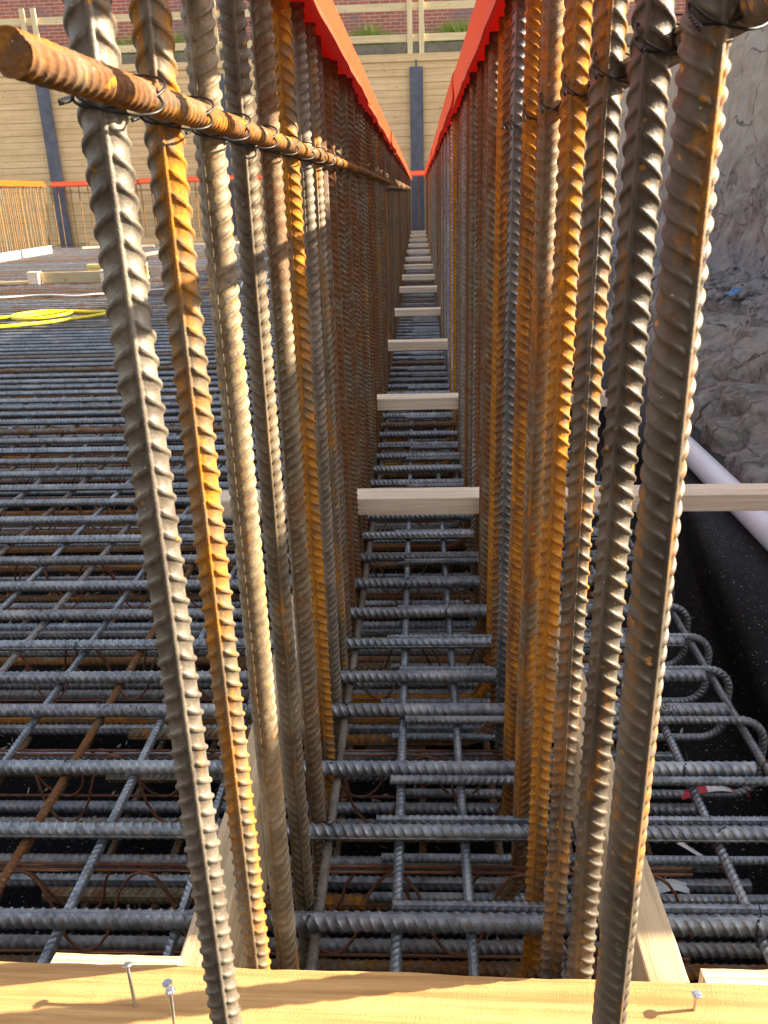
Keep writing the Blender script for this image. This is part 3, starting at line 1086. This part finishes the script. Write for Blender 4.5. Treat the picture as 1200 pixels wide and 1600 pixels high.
# ------------------------------------------------------------------ black membrane (floor sheet, upstand and the ledge outside)
def membrane():
    ys = np.concatenate([np.arange(-1.5, 5, .05), np.arange(5, 20.9, .3)])
    V = []
    for y in ys:
        kn = .675 + np.clip(y - 1.25, 0, 1.5) * .155
        r = .04
        sec = [(-9.8, -.262), (-5, -.262), (-2.5, -.262), (-1, -.262), (0, -.262), (.4, -.262), (.62, -.262), (.668, -.255), (kn + .002, -.235), (kn + .002, -.17)]
        for a in np.linspace(0, PI / 2, 7):
            sec.append((kn + r - r * math.cos(a), -.045 - r + r * math.sin(a) + .0))
        sec += [(kn + r + .05, -.044), (1.02, -.04), (1.2, -.04)]
        for (x, z) in sec:
            w = noise.noise(Vector((x * 4, y * 2.5, 1))) * .006 + noise.noise(Vector((x * 11, y * 8, 7))) * .003
            V.append((x, y, z + w))
    m = len(sec)
    return np_mesh('waterproof_membrane', V, grid_quads(len(ys), m, wrap=False))
o = obj('waterproof_membrane', membrane(), M_MEM)
thing(o, 'black waterproof membrane under the mats, turned up along the right edge', 'membrane')

# shavings and splinters lying on the membrane
def shavings():
    V, F = [], []
    for k in range(900):
        x, y = random.uniform(-1.6, .64), .35 + 3.0 * random.random() ** 1.3
        L, w = random.uniform(.003, .016) * (2.2 if random.random() < .06 else 1), random.uniform(.0012, .0035)
        a = random.uniform(0, PI)
        dx, dy = math.cos(a) * L, math.sin(a) * L
        px, py = -math.sin(a) * w, math.cos(a) * w
        z = -.262 + noise.noise(Vector((x * 4, y * 2.5, 1))) * .006 + .0045
        i = len(V)
        h = random.uniform(.0008, .002)
        V += [(x - dx, y - dy, z), (x + px, y + py, z + h * 2), (x + dx, y + dy, z + random.uniform(0, .006)), (x - px, y - py, z),
              (x - dx, y - dy, z - h), (x + px, y + py, z), (x + dx, y + dy, z), (x - px, y - py, z - h)]
        F += [(i, i + 3, i + 2, i + 1), (i + 4, i + 5, i + 6, i + 7), (i, i + 1, i + 5, i + 4), (i + 2, i + 3, i + 7, i + 6)]
    return np_mesh('wood_shavings', V, F, smooth=False)
struct(obj('wood_shavings', shavings(), M_CHIP), 'stuff')

# spacer blocks under the lower mat
for (bx, by) in ((-.07, 1.62), (-.45, 2.2)):
    bm = bmesh.new()
    box_bm(bm, -.07, .07, -.045, .045, 0, .045, .006)
    o = obj('spacer_block', bm_mesh('spacer_block', bm), M_BLOCK, loc=(bx, by, -.258))
    thing(o, 'grey concrete spacer block lying on the membrane under the lower mat', 'spacer', 'spacer blocks under the lower mat')

# barrier tape and scraps of paper on the lower mat at the right
def ribbon(pts, w):
    V = []
    for (x, y, z, tilt) in pts:
        for q in (-.5, .5):
            for th in (0, .0006):
                V.append((x, y + w * q * math.cos(tilt), z + w * q * math.sin(tilt) + th))
    n = len(pts)
    F = []
    for i in range(n - 1):
        a = i * 4
        F += [(a, a + 2, a + 6, a + 4), (a + 1, a + 5, a + 7, a + 3), (a, a + 4, a + 5, a + 1), (a + 2, a + 3, a + 7, a + 6)]
    return np_mesh('barrier_tape', V, F, smooth=True)
pts = [(.32 + .22 * t, 1.2 + .03 * math.sin(t * 5), -.175 + .02 * math.sin(t * 4), .5 * math.sin(t * 6) + .3) for t in np.linspace(0, 1, 18)]
o = obj('barrier_tape', ribbon(pts, .018), M_TAPE)
thing(o, 'crumpled red and white tape strip on the lower mat at the right', 'tape')
pts = [(.50 + .14 * t, 1.33 + .02 * t, -.17 + .015 * math.sin(t * 4), .3 * math.sin(t * 6)) for t in np.linspace(0, 1, 12)]
o = obj('barrier_tape', ribbon(pts, .02), M_TAPE)
thing(o, 'short end of red and white tape beside the hooked bar ends', 'tape')
bm = bmesh.new()
bmesh.ops.create_grid(bm, x_segments=8, y_segments=5, size=.5)
for v in bm.verts:
    v.co = Vector((v.co.x * .10, v.co.y * .022, .006 * math.sin(v.co.x * 9) + .004 * math.cos(v.co.y * 11)))
bmesh.ops.solidify(bm, geom=bm.faces[:], thickness=.0006)
o = obj('paper_scrap', bm_mesh('paper_scrap', bm, True), plain('white paper', (.7, .7, .7), .8, 0, .05, 20), loc=(.405, 1.115, -.185), rot=(.15, .05, .1))
thing(o, 'white scrap of paper lying on the lower mat at the right', 'paper')

# ------------------------------------------------------------------ pipe at the right
PIPE_X = 1.008
me = tube('drain_pipe', [(PIPE_X + (y - 2.684) * .012, y, .004 + .003 * math.sin(y * .8)) for y in np.arange(.9, 3.6, .08)], .0425, 40)
o = obj('drain_pipe', me, M_PIPE)
thing(o, 'long white plastic pipe lying beside the clay bank', 'pipe')

# ------------------------------------------------------------------ excavation bank on the right
def bank():
    ys = np.concatenate([np.arange(-1.5, 2.4, .07), np.arange(2.4, 6.5, .022), np.arange(6.5, 9, .04), np.arange(9, 20.95, .15)])
    prof = [(1.05, -.45), (1.062, -.10), (1.10, .02), (1.24, .12), (1.6, .36), (1.74, .41), (2.0, .44), (2.06, .70), (2.17, 1.3), (2.3, 1.97), (3.0, 2.2), (3.8, 2.5), (4.6, 2.8), (6.4, 3.4), (12, 3.45)]
    cols = []
    for (a, b), n in zip(zip(prof, prof[1:]), (3, 5, 8, 22, 10, 12, 12, 20, 22, 10, 8, 8, 5, 3)):
        for t in np.linspace(0, 1, n + 1)[:-1]:
            cols.append((a[0] + (b[0] - a[0]) * t, a[1] + (b[1] - a[1]) * t))
    cols.append(prof[-1])
    V = []
    for y in ys:
        shade_hump = float(np.interp(y, [0, 1.9, 2.5, 6.6, 8.3, 30], [0, 0, .28, .28, .22, .22]))  # added rise behind the crest, shaped to keep the left row in shade
        for (x, z) in cols:
            x += float(np.clip((y - 2.6) * .12, -.06, .16)) * max(0, min(1, (1.6 - x) / .5))
            ye = y - max(0, x - 2.3) * .14
            P = float(np.interp(ye, [-1.5, .24, .64, .84, .95, 1.10, 1.42, 1.64, 1.9, 2.3, 30], [.35, .5, .7, .82, .96, 1.48, 1.84, 1.97, 2.0, 1.97, 1.97]))
            k = (P - .44) / 1.53
            zz = z if z <= .44 else .44 + (z - .44) * k
            if x > 2.3:
                zz += shade_hump * min(1, (x - 2.3) / .6) * max(0, min(1, (7 - x) / 2))
            amp = .085 if z < .42 else .075 if z < .46 else .045
            v = Vector((x * 2.3, y * 2.3, zz * 2.3))
            d = noise.fractal(v, .9, 2.1, 5) * amp
            rg = 1 - abs(noise.noise(Vector((x * 3.1, y * 3.1 + 5, zz * 3.1))))
            d -= (rg ** 6) * amp * .7
            if z < .46:
                c = noise.cell(Vector((x * 7, y * 7, zz * 7)))
                d += (c - .5) * .022
            nx, nz = (-.75, .65) if z < .42 else (-.1, 1.0) if z < .46 else (-.95, .3)
            if x > 2.35:
                nx, nz = 0, 1
            if x < 1.15:
                d *= .35
            V.append((x + nx * d, y, zz + nz * d))
    return np_mesh('excavation_bank', V, grid_quads(len(ys), len(cols), wrap=False), smooth=True)
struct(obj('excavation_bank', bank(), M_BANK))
# unseen bank added behind the viewer, shades the bar faces turned to the camera
def rear():
    V = []
    xs = np.arange(-14, 12.1, .35)
    sec = [(-1.9, -.6), (-2.1, .3), (-2.35, 1.2), (-2.6, 2.2), (-2.9, 3.0), (-3.6, 3.3), (-7, 3.4), (-30, 3.5)]
    for x in xs:
        for (y, z) in sec:
            d = noise.fractal(Vector((x * .9, y * .9, z * .9)), 1, 2, 4) * .22
            V.append((x, y + d, z + d * .4))
    return np_mesh('added_shade_bank', V, grid_quads(len(xs), len(sec), wrap=False), smooth=True)
struct(obj('added_shade_bank', rear(), M_SOIL))
# clods and stones along the ledge
def clods():
    bm = bmesh.new()
    for k in range(260):
        y = random.uniform(2.3, 9)
        x = random.uniform(1.55, 2.02)
        r = random.choice((.012, .02, .02, .03, .045))
        z = .36 + (x - 1.6) * .2 + random.uniform(-.01, .02)
        g = bmesh.ops.create_icosphere(bm, subdivisions=1, radius=r)
        q = Matrix.Rotation(random.uniform(0, 6), 3, 'Z')
        for v in g['verts']:
            c = v.co * random.uniform(.7, 1.25)
            c.z *= .7
            v.co = q @ c + Vector((x, y, z))
    return bm_mesh('rubble', bm, False)
struct(obj('rubble', clods(), M_BANK), 'stuff')
bm = bmesh.new()
bmesh.ops.create_grid(bm, x_segments=7, y_segments=5, size=.5)
for v in bm.verts:
    v.co = Vector((v.co.x * .07, v.co.y * .05, .02 * noise.noise(v.co * 4)))
bmesh.ops.solidify(bm, geom=bm.faces[:], thickness=.001)
o = obj('plastic_scrap', bm_mesh('plastic_scrap', bm, True), plain('blue film', (.06, .22, .5), .4, 0, .3, 30), loc=(1.62, 4.45, .425), rot=(0, -.4, .4))
thing(o, 'small blue scrap of plastic film on the bank ledge', 'scrap')

# ------------------------------------------------------------------ pit floor and the ground beyond
def sheet(name, x0, x1, y0, y1, z, mat, n=24, amp=.0):
    V = []
    for i in range(n + 1):
        for j in range(n + 1):
            x, y = x0 + (x1 - x0) * i / n, y0 + (y1 - y0) * j / n
            V.append((x, y, z + amp * noise.fractal(Vector((x * .6, y * .6, z)), 1, 2, 4)))
    return struct(obj(name, np_mesh(name, V, grid_quads(n + 1, n + 1, wrap=False)[:, ::-1]), mat))
sheet('pit_ground', -400, 400, -400, 400, -.62, M_SOIL, 40, .0)
sheet('upper_ground', -60, 60, 21.28, 80, 4.02, M_UP, 60, .05)

# ------------------------------------------------------------------ lagging wall, steel piles, guard rail, brick wall
WY = 21.0
def lagging():
    bm = bmesh.new()
    z = -.6
    k = 0
    while z < 3.70:
        h = .138
        joints = (-21.2, -17.0, -12.8, -8.62, -4.55, -.02, 4.3, 8.6, 12.9)      # boards end behind the piles
        for xa, xb in zip(joints, joints[1:]):
            d = random.uniform(-.008, .008)
            sag = random.uniform(-.002, .002)
            box_bm(bm, xa + .004, xb - .004, WY + d, WY + .06 + d, z + .003 + sag, z + h - .003 + sag)
        z += h
        k += 1
    box_bm(bm, -18, 10, WY - .03, WY + .02, 3.70, 3.85)
    return bm_mesh('lagging_wall', bm)
o = obj('lagging_wall', lagging(), M_LAG)
thing(o, 'tan timber retaining wall of stacked horizontal boards behind the pit', 'wall')
bm = bmesh.new()
box_bm(bm, -60, 60, WY + .07, WY + .28, -.6, 3.64)
box_bm(bm, -60, 60, WY + .07, WY + .5, 3.64, 4.06)
o = obj('soil_edge', bm_mesh('soil_edge', bm), M_UP)
struct(o)

def pile_mesh():
    bm = bmesh.new()
    box_bm(bm, -.15, .15, -.02, .0, 0, 4.2, .003)
    box_bm(bm, -.008, .008, .0, .06, 0, 4.2)
    return bm_mesh('steel_pile', bm)
PM = pile_mesh()
for px_, lab in ((-8.62, 'grey steel pile in the timber wall at the far left'), (-4.55, 'grey steel pile in the timber wall behind the left row'),
                 (-.02, 'grey steel pile in the timber wall straight ahead at the end of the corridor'), (4.3, 'grey steel pile in the timber wall behind the right row')):
    p = empty('steel_pile', (px_, WY - .075, -.62))
    thing(p, lab, 'steel pile', 'steel piles of the timber wall')
    obj('profile', PM, M_STEEL, p)
    bm = bmesh.new()
    box_bm(bm, -.02, .02, -.005, .02, 4.2, 4.34, .004)
    obj('lug', bm_mesh('lug', bm), M_STEEL, p)
gr = empty('guard_rail', (0, WY, 3.6))
thing(gr, 'timber guard rail of two boards on paired posts above the retaining wall', 'railing')
for z0, z1, nm in ((.50, .65, 'rail_board'), (1.11, 1.26, 'rail_board')):
    x = -17
    while x < 8:
        L = 4.1
        me = timber(nm, L, .03, z1 - z0, seed=x, step=.3)
        obj(nm, me, M_RAIL, gr, loc=(x, .105 + (.0 if int(x * 10) % 2 else .004), (z0 + z1) / 2))
        x += L + .002
for px_ in (-12.6, -8.75, -4.4, -.02, 4.4):
    for d in (-.13, .13):
        me = timber('rail_post', 1.52, .115, .045, seed=px_ + d, axis='X', step=.2)
        obj('rail_post', me, M_RAIL, gr, loc=(px_ + d, .055, -.08), rot=(0, -PI / 2, PI / 2))
bm = bmesh.new()
box_bm(bm, -40, 30, 22.9, 23.3, 3.7, 9.0)
o = obj('brick_wall', bm_mesh('brick_wall', bm), M_BRICK)
thing(o, 'old red brick wall above and behind the timber retaining wall', 'wall')

def grass():
    V, F = [], []
    for k in range(30000):
        x = random.uniform(-11, 3.5)
        dens = max(math.exp(-((x + 6.2) / .9) ** 2), math.exp(-((x + 1.05) / .5) ** 2) * .9, math.exp(-((x - .95) / .65) ** 2), .05)
        dens *= .35 + .9 * max(0, noise.noise(Vector((x * 3.1, 4, 0))) + .4)
        if random.random() > dens:
            continue
        y = random.uniform(21.53, 21.95)
        h = random.uniform(.16, .52) * (.7 + .6 * dens)
        a = random.uniform(0, 2 * PI)
        w = .008
        lean = random.uniform(-.6, .6) * h
        lean2 = random.uniform(-.6, .6) * h
        ca, sa = math.cos(a) * w, math.sin(a) * w
        i = len(V)
        z = 4.05
        V += [(x - ca, y - sa, z), (x + ca, y + sa, z), (x + ca * .7 + lean * .4, y + sa * .7 + lean2 * .4, z + h * .6), (x - ca * .7 + lean * .4, y - sa * .7 + lean2 * .4, z + h * .6),
              (x + lean + ca * .1, y + lean2, z + h), (x + lean - ca * .1, y + lean2, z + h)]
        F += [(i, i + 1, i + 2, i + 3), (i + 3, i + 2, i + 4, i + 5)]
    return np_mesh('grass', V, F, smooth=False)
struct(obj('grass', grass(), M_GRASS), 'stuff')

# ------------------------------------------------------------------ things lying on the far mat at the left
hp = [(x - .12, y) for x, y in [(-4.4, 7.05), (-3.9, 7.03), (-3.62, 7.06), (-3.40, 7.20), (-3.22, 7.42), (-3.02, 7.46), (-2.98, 7.24), (-3.14, 7.08), (-3.36, 7.10), (-3.44, 7.26), (-3.26, 7.50), (-3.0, 7.52), (-2.8, 7.45), (-2.64, 7.36), (-2.62, 7.24), (-2.8, 7.06), (-3.05, 6.74), (-3.3, 6.5), (-3.6, 6.40), (-4.2, 6.36)]]
def smooth_pts(p, z0, lift=.0, n=7):
    P = [Vector((a, b, z0)) for a, b in p]
    out = []
    for i in range(len(P) - 1):
        p0, p1, p2, p3 = P[max(i - 1, 0)], P[i], P[i + 1], P[min(i + 2, len(P) - 1)]
        for k in range(n):
            t = k / n
            q = .5 * ((2 * p1) + (p2 - p0) * t + (2 * p0 - 5 * p1 + 4 * p2 - p3) * t * t + (3 * p1 - p0 - 3 * p2 + p3) * t ** 3)
            q.z += lift * math.sin(PI * (i + t) / (len(P) - 1) * 5) ** 2
            out.append(q)
    out.append(P[-1])
    return out
o = obj('garden_hose', tube('garden_hose', smooth_pts(hp, .027, .015), .0145, 10), M_HOSE)
thing(o, 'yellow hose lying in a loop on the left mat', 'hose')
cp = [(-5.5, 7.9), (-5.0, 8.2), (-4.6, 8.7), (-4.2, 8.95), (-3.7, 8.85), (-3.4, 8.9), (-3.0, 9.15), (-2.5, 9.3)]
o = obj('cable', tube('cable', smooth_pts(cp, .024, .01), .011, 8), M_CABLE)
thing(o, 'thin white cable winding over the left mat beyond the hose', 'cable')
cp = [(-2.0, 10.2), (-1.7, 10.5), (-1.45, 10.3), (-1.6, 9.7), (-1.9, 9.3), (-1.8, 8.9), (-1.4, 8.75)]
o = obj('cable', tube('cable', smooth_pts(cp, .05, .02), .03, 8), M_CABLE)
thing(o, 'pale grey hose coil seen between the third and fourth left uprights', 'hose')

st = empty('formwork_beam', (-3.75, 10.75, .0135))
st.rotation_euler = (0, 0, .06)
thing(st, 'yellow formwork beam lying on the left mat beyond the hose', 'beam')
bm = bmesh.new()
box_bm(bm, -.45, .3, -.04, .04, 0, .04, .004)
obj('lower_flange', bm_mesh('lower_flange', bm), M_H20, st)
bm = bmesh.new()
box_bm(bm, -.45, .3, -.014, .014, .04, .16)
obj('web', bm_mesh('web', bm), M_H20, st)
bm = bmesh.new()
box_bm(bm, -.45, .3, -.04, .04, .16, .2, .004)
obj('upper_flange', bm_mesh('upper_flange', bm), M_H20, st)
fb = empty('wooden_tray', (-4.75, 10.45, .0135))
thing(fb, 'low wooden frame with pale end blocks on the left mat', 'tray')
obj('batten', timber('batten', .86, .035, .12, seed=4), wood_mat('brown batten', 'X', (.44, .34, .2), (.58, .46, .28)), fb, loc=(0, 0, .075))
for bx in (-.08, .83):
    obj('end_block', timber('end_block', .13, .12, .15, seed=bx, step=.03), M_SLAT, fb, loc=(bx, -.03, .076))
fb2 = obj('timber_offcut', timber('timber_offcut', .55, .06, .04, seed=9), M_SLAT, loc=(-3.95, 11.2, .236), rot=(0, -.12, .35))
thing(fb2, 'pale timber offcut propped on the yellow beam', 'offcut')
o = obj('timber_offcut', timber('timber_offcut', .6, .05, .03, seed=12), M_RAIL, loc=(-5.35, 10.5, .03), rot=(0, 0, .12))
thing(o, 'thin lath lying left of the low wooden frame', 'lath')
tr = bpy.data.meshes.new('tape_roll')
bm = bmesh.new()
for k in range(24):
    pass
pts = [(.035 * math.cos(2 * PI * k / 24), 0, .035 * math.sin(2 * PI * k / 24) + .05) for k in range(24)]
bm.free()
o = obj('wire_coil', tube('wire_coil', pts, .014, 8, closed=True), M_WIRE, loc=(-3.52, 10.9, .2135))
thing(o, 'small black wire coil standing on the yellow beam', 'coil')
for k, (xa, ya, L, rz, lab) in enumerate(((-7.35, 14.2, 1.55, 1.62, 'white painted board along the far left mat edge, nearer piece'), (-7.42, 15.85, 1.4, 1.6, 'white painted board along the far left mat edge, farther piece'))):
    o = obj('edge_board', timber('edge_board', L, .05, .17, seed=k), plain('white paint %d' % k, (.78, .76, .68), .6, 0, .1, 5), loc=(xa, ya, .06), rot=(0, 0, rz))
    thing(o, lab, 'board')
o = obj('edge_board', timber('edge_board', 8.6, .05, .15, seed=8, step=.2), M_LAG, loc=(-7.3, 18.95, .09))
thing(o, 'brown board along the foot of the far row of bars', 'board')
for k in range(5):
    o = obj('timber_offcut', timber('timber_offcut', random.uniform(.4, .9), .06, .04, seed=30 + k), M_SLAT, loc=(-7.2 + k * .95, 18.3 + random.uniform(-.3, .3), .036), rot=(0, 0, random.uniform(-.5, .5)))
    thing(o, 'short pale offcut dropped before the far row of bars', 'offcut', 'offcuts before the far row')

# ------------------------------------------------------------------ camera
cam = bpy.data.cameras.new('Camera')
cam.sensor_fit = 'VERTICAL'
cam.sensor_height = 36
cam.sensor_width = 27
f = 1290.0
cam.lens = f / 1600 * 36
cam.clip_start = .02
cam.clip_end = 1000
cam.dof.use_dof = True
cam.dof.focus_distance = 1.15
cam.dof.aperture_fstop = 26
co = bpy.data.objects.new('Camera', cam)
COL.objects.link(co)
Yv = Vector((54, 500, -f)).normalized()
Zv = Vector((-100, 3340, f))
Zv = (Zv - Yv * Zv.dot(Yv)).normalized()
Xv = Yv.cross(Zv)
co.matrix_world = Matrix(((*Xv, 0), (*Yv, 0), (*Zv, .95), (0, 0, 0, 1)))
S.camera = co

# ------------------------------------------------------------------ light
EL, AZ = math.radians(23.8), math.radians(8)
W = bpy.data.worlds.new('World')
S.world = W
W.use_nodes = True
nt = W.node_tree
sky = nt.nodes.new('ShaderNodeTexSky')
sky.sky_type = 'NISHITA'
sky.sun_disc = False
sky.sun_elevation = EL
sky.sun_rotation = PI / 2 - AZ
sky.air_density = 1.0
sky.dust_density = 1.5
bg = nt.nodes['Background']
bg.inputs[1].default_value = .098
hs = nt.nodes.new('ShaderNodeHueSaturation')     # the camera's white balance for open shade
hs.inputs['Saturation'].default_value = .38
nt.links.new(sky.outputs[0], hs.inputs['Color'])
nt.links.new(hs.outputs[0], bg.inputs[0])
su = bpy.data.lights.new('Sun', 'SUN')
su.energy = 5.0
su.angle = math.radians(.53)
su.color = (1.0, .84, .62)
so = bpy.data.objects.new('Sun', su)
COL.objects.link(so)
d = Vector((math.cos(AZ) * math.cos(EL), math.sin(AZ) * math.cos(EL), math.sin(EL)))
so.rotation_euler = d.to_track_quat('Z', 'Y').to_euler()
so.location = (6, 2, 6)

S.view_settings.view_transform = 'Standard'
S.view_settings.look = 'None'
S.view_settings.exposure = 2.15
S.view_settings.gamma = 1.0
S.render.engine = 'CYCLES'
S.cycles.max_bounces = 6
S.cycles.use_denoising = True
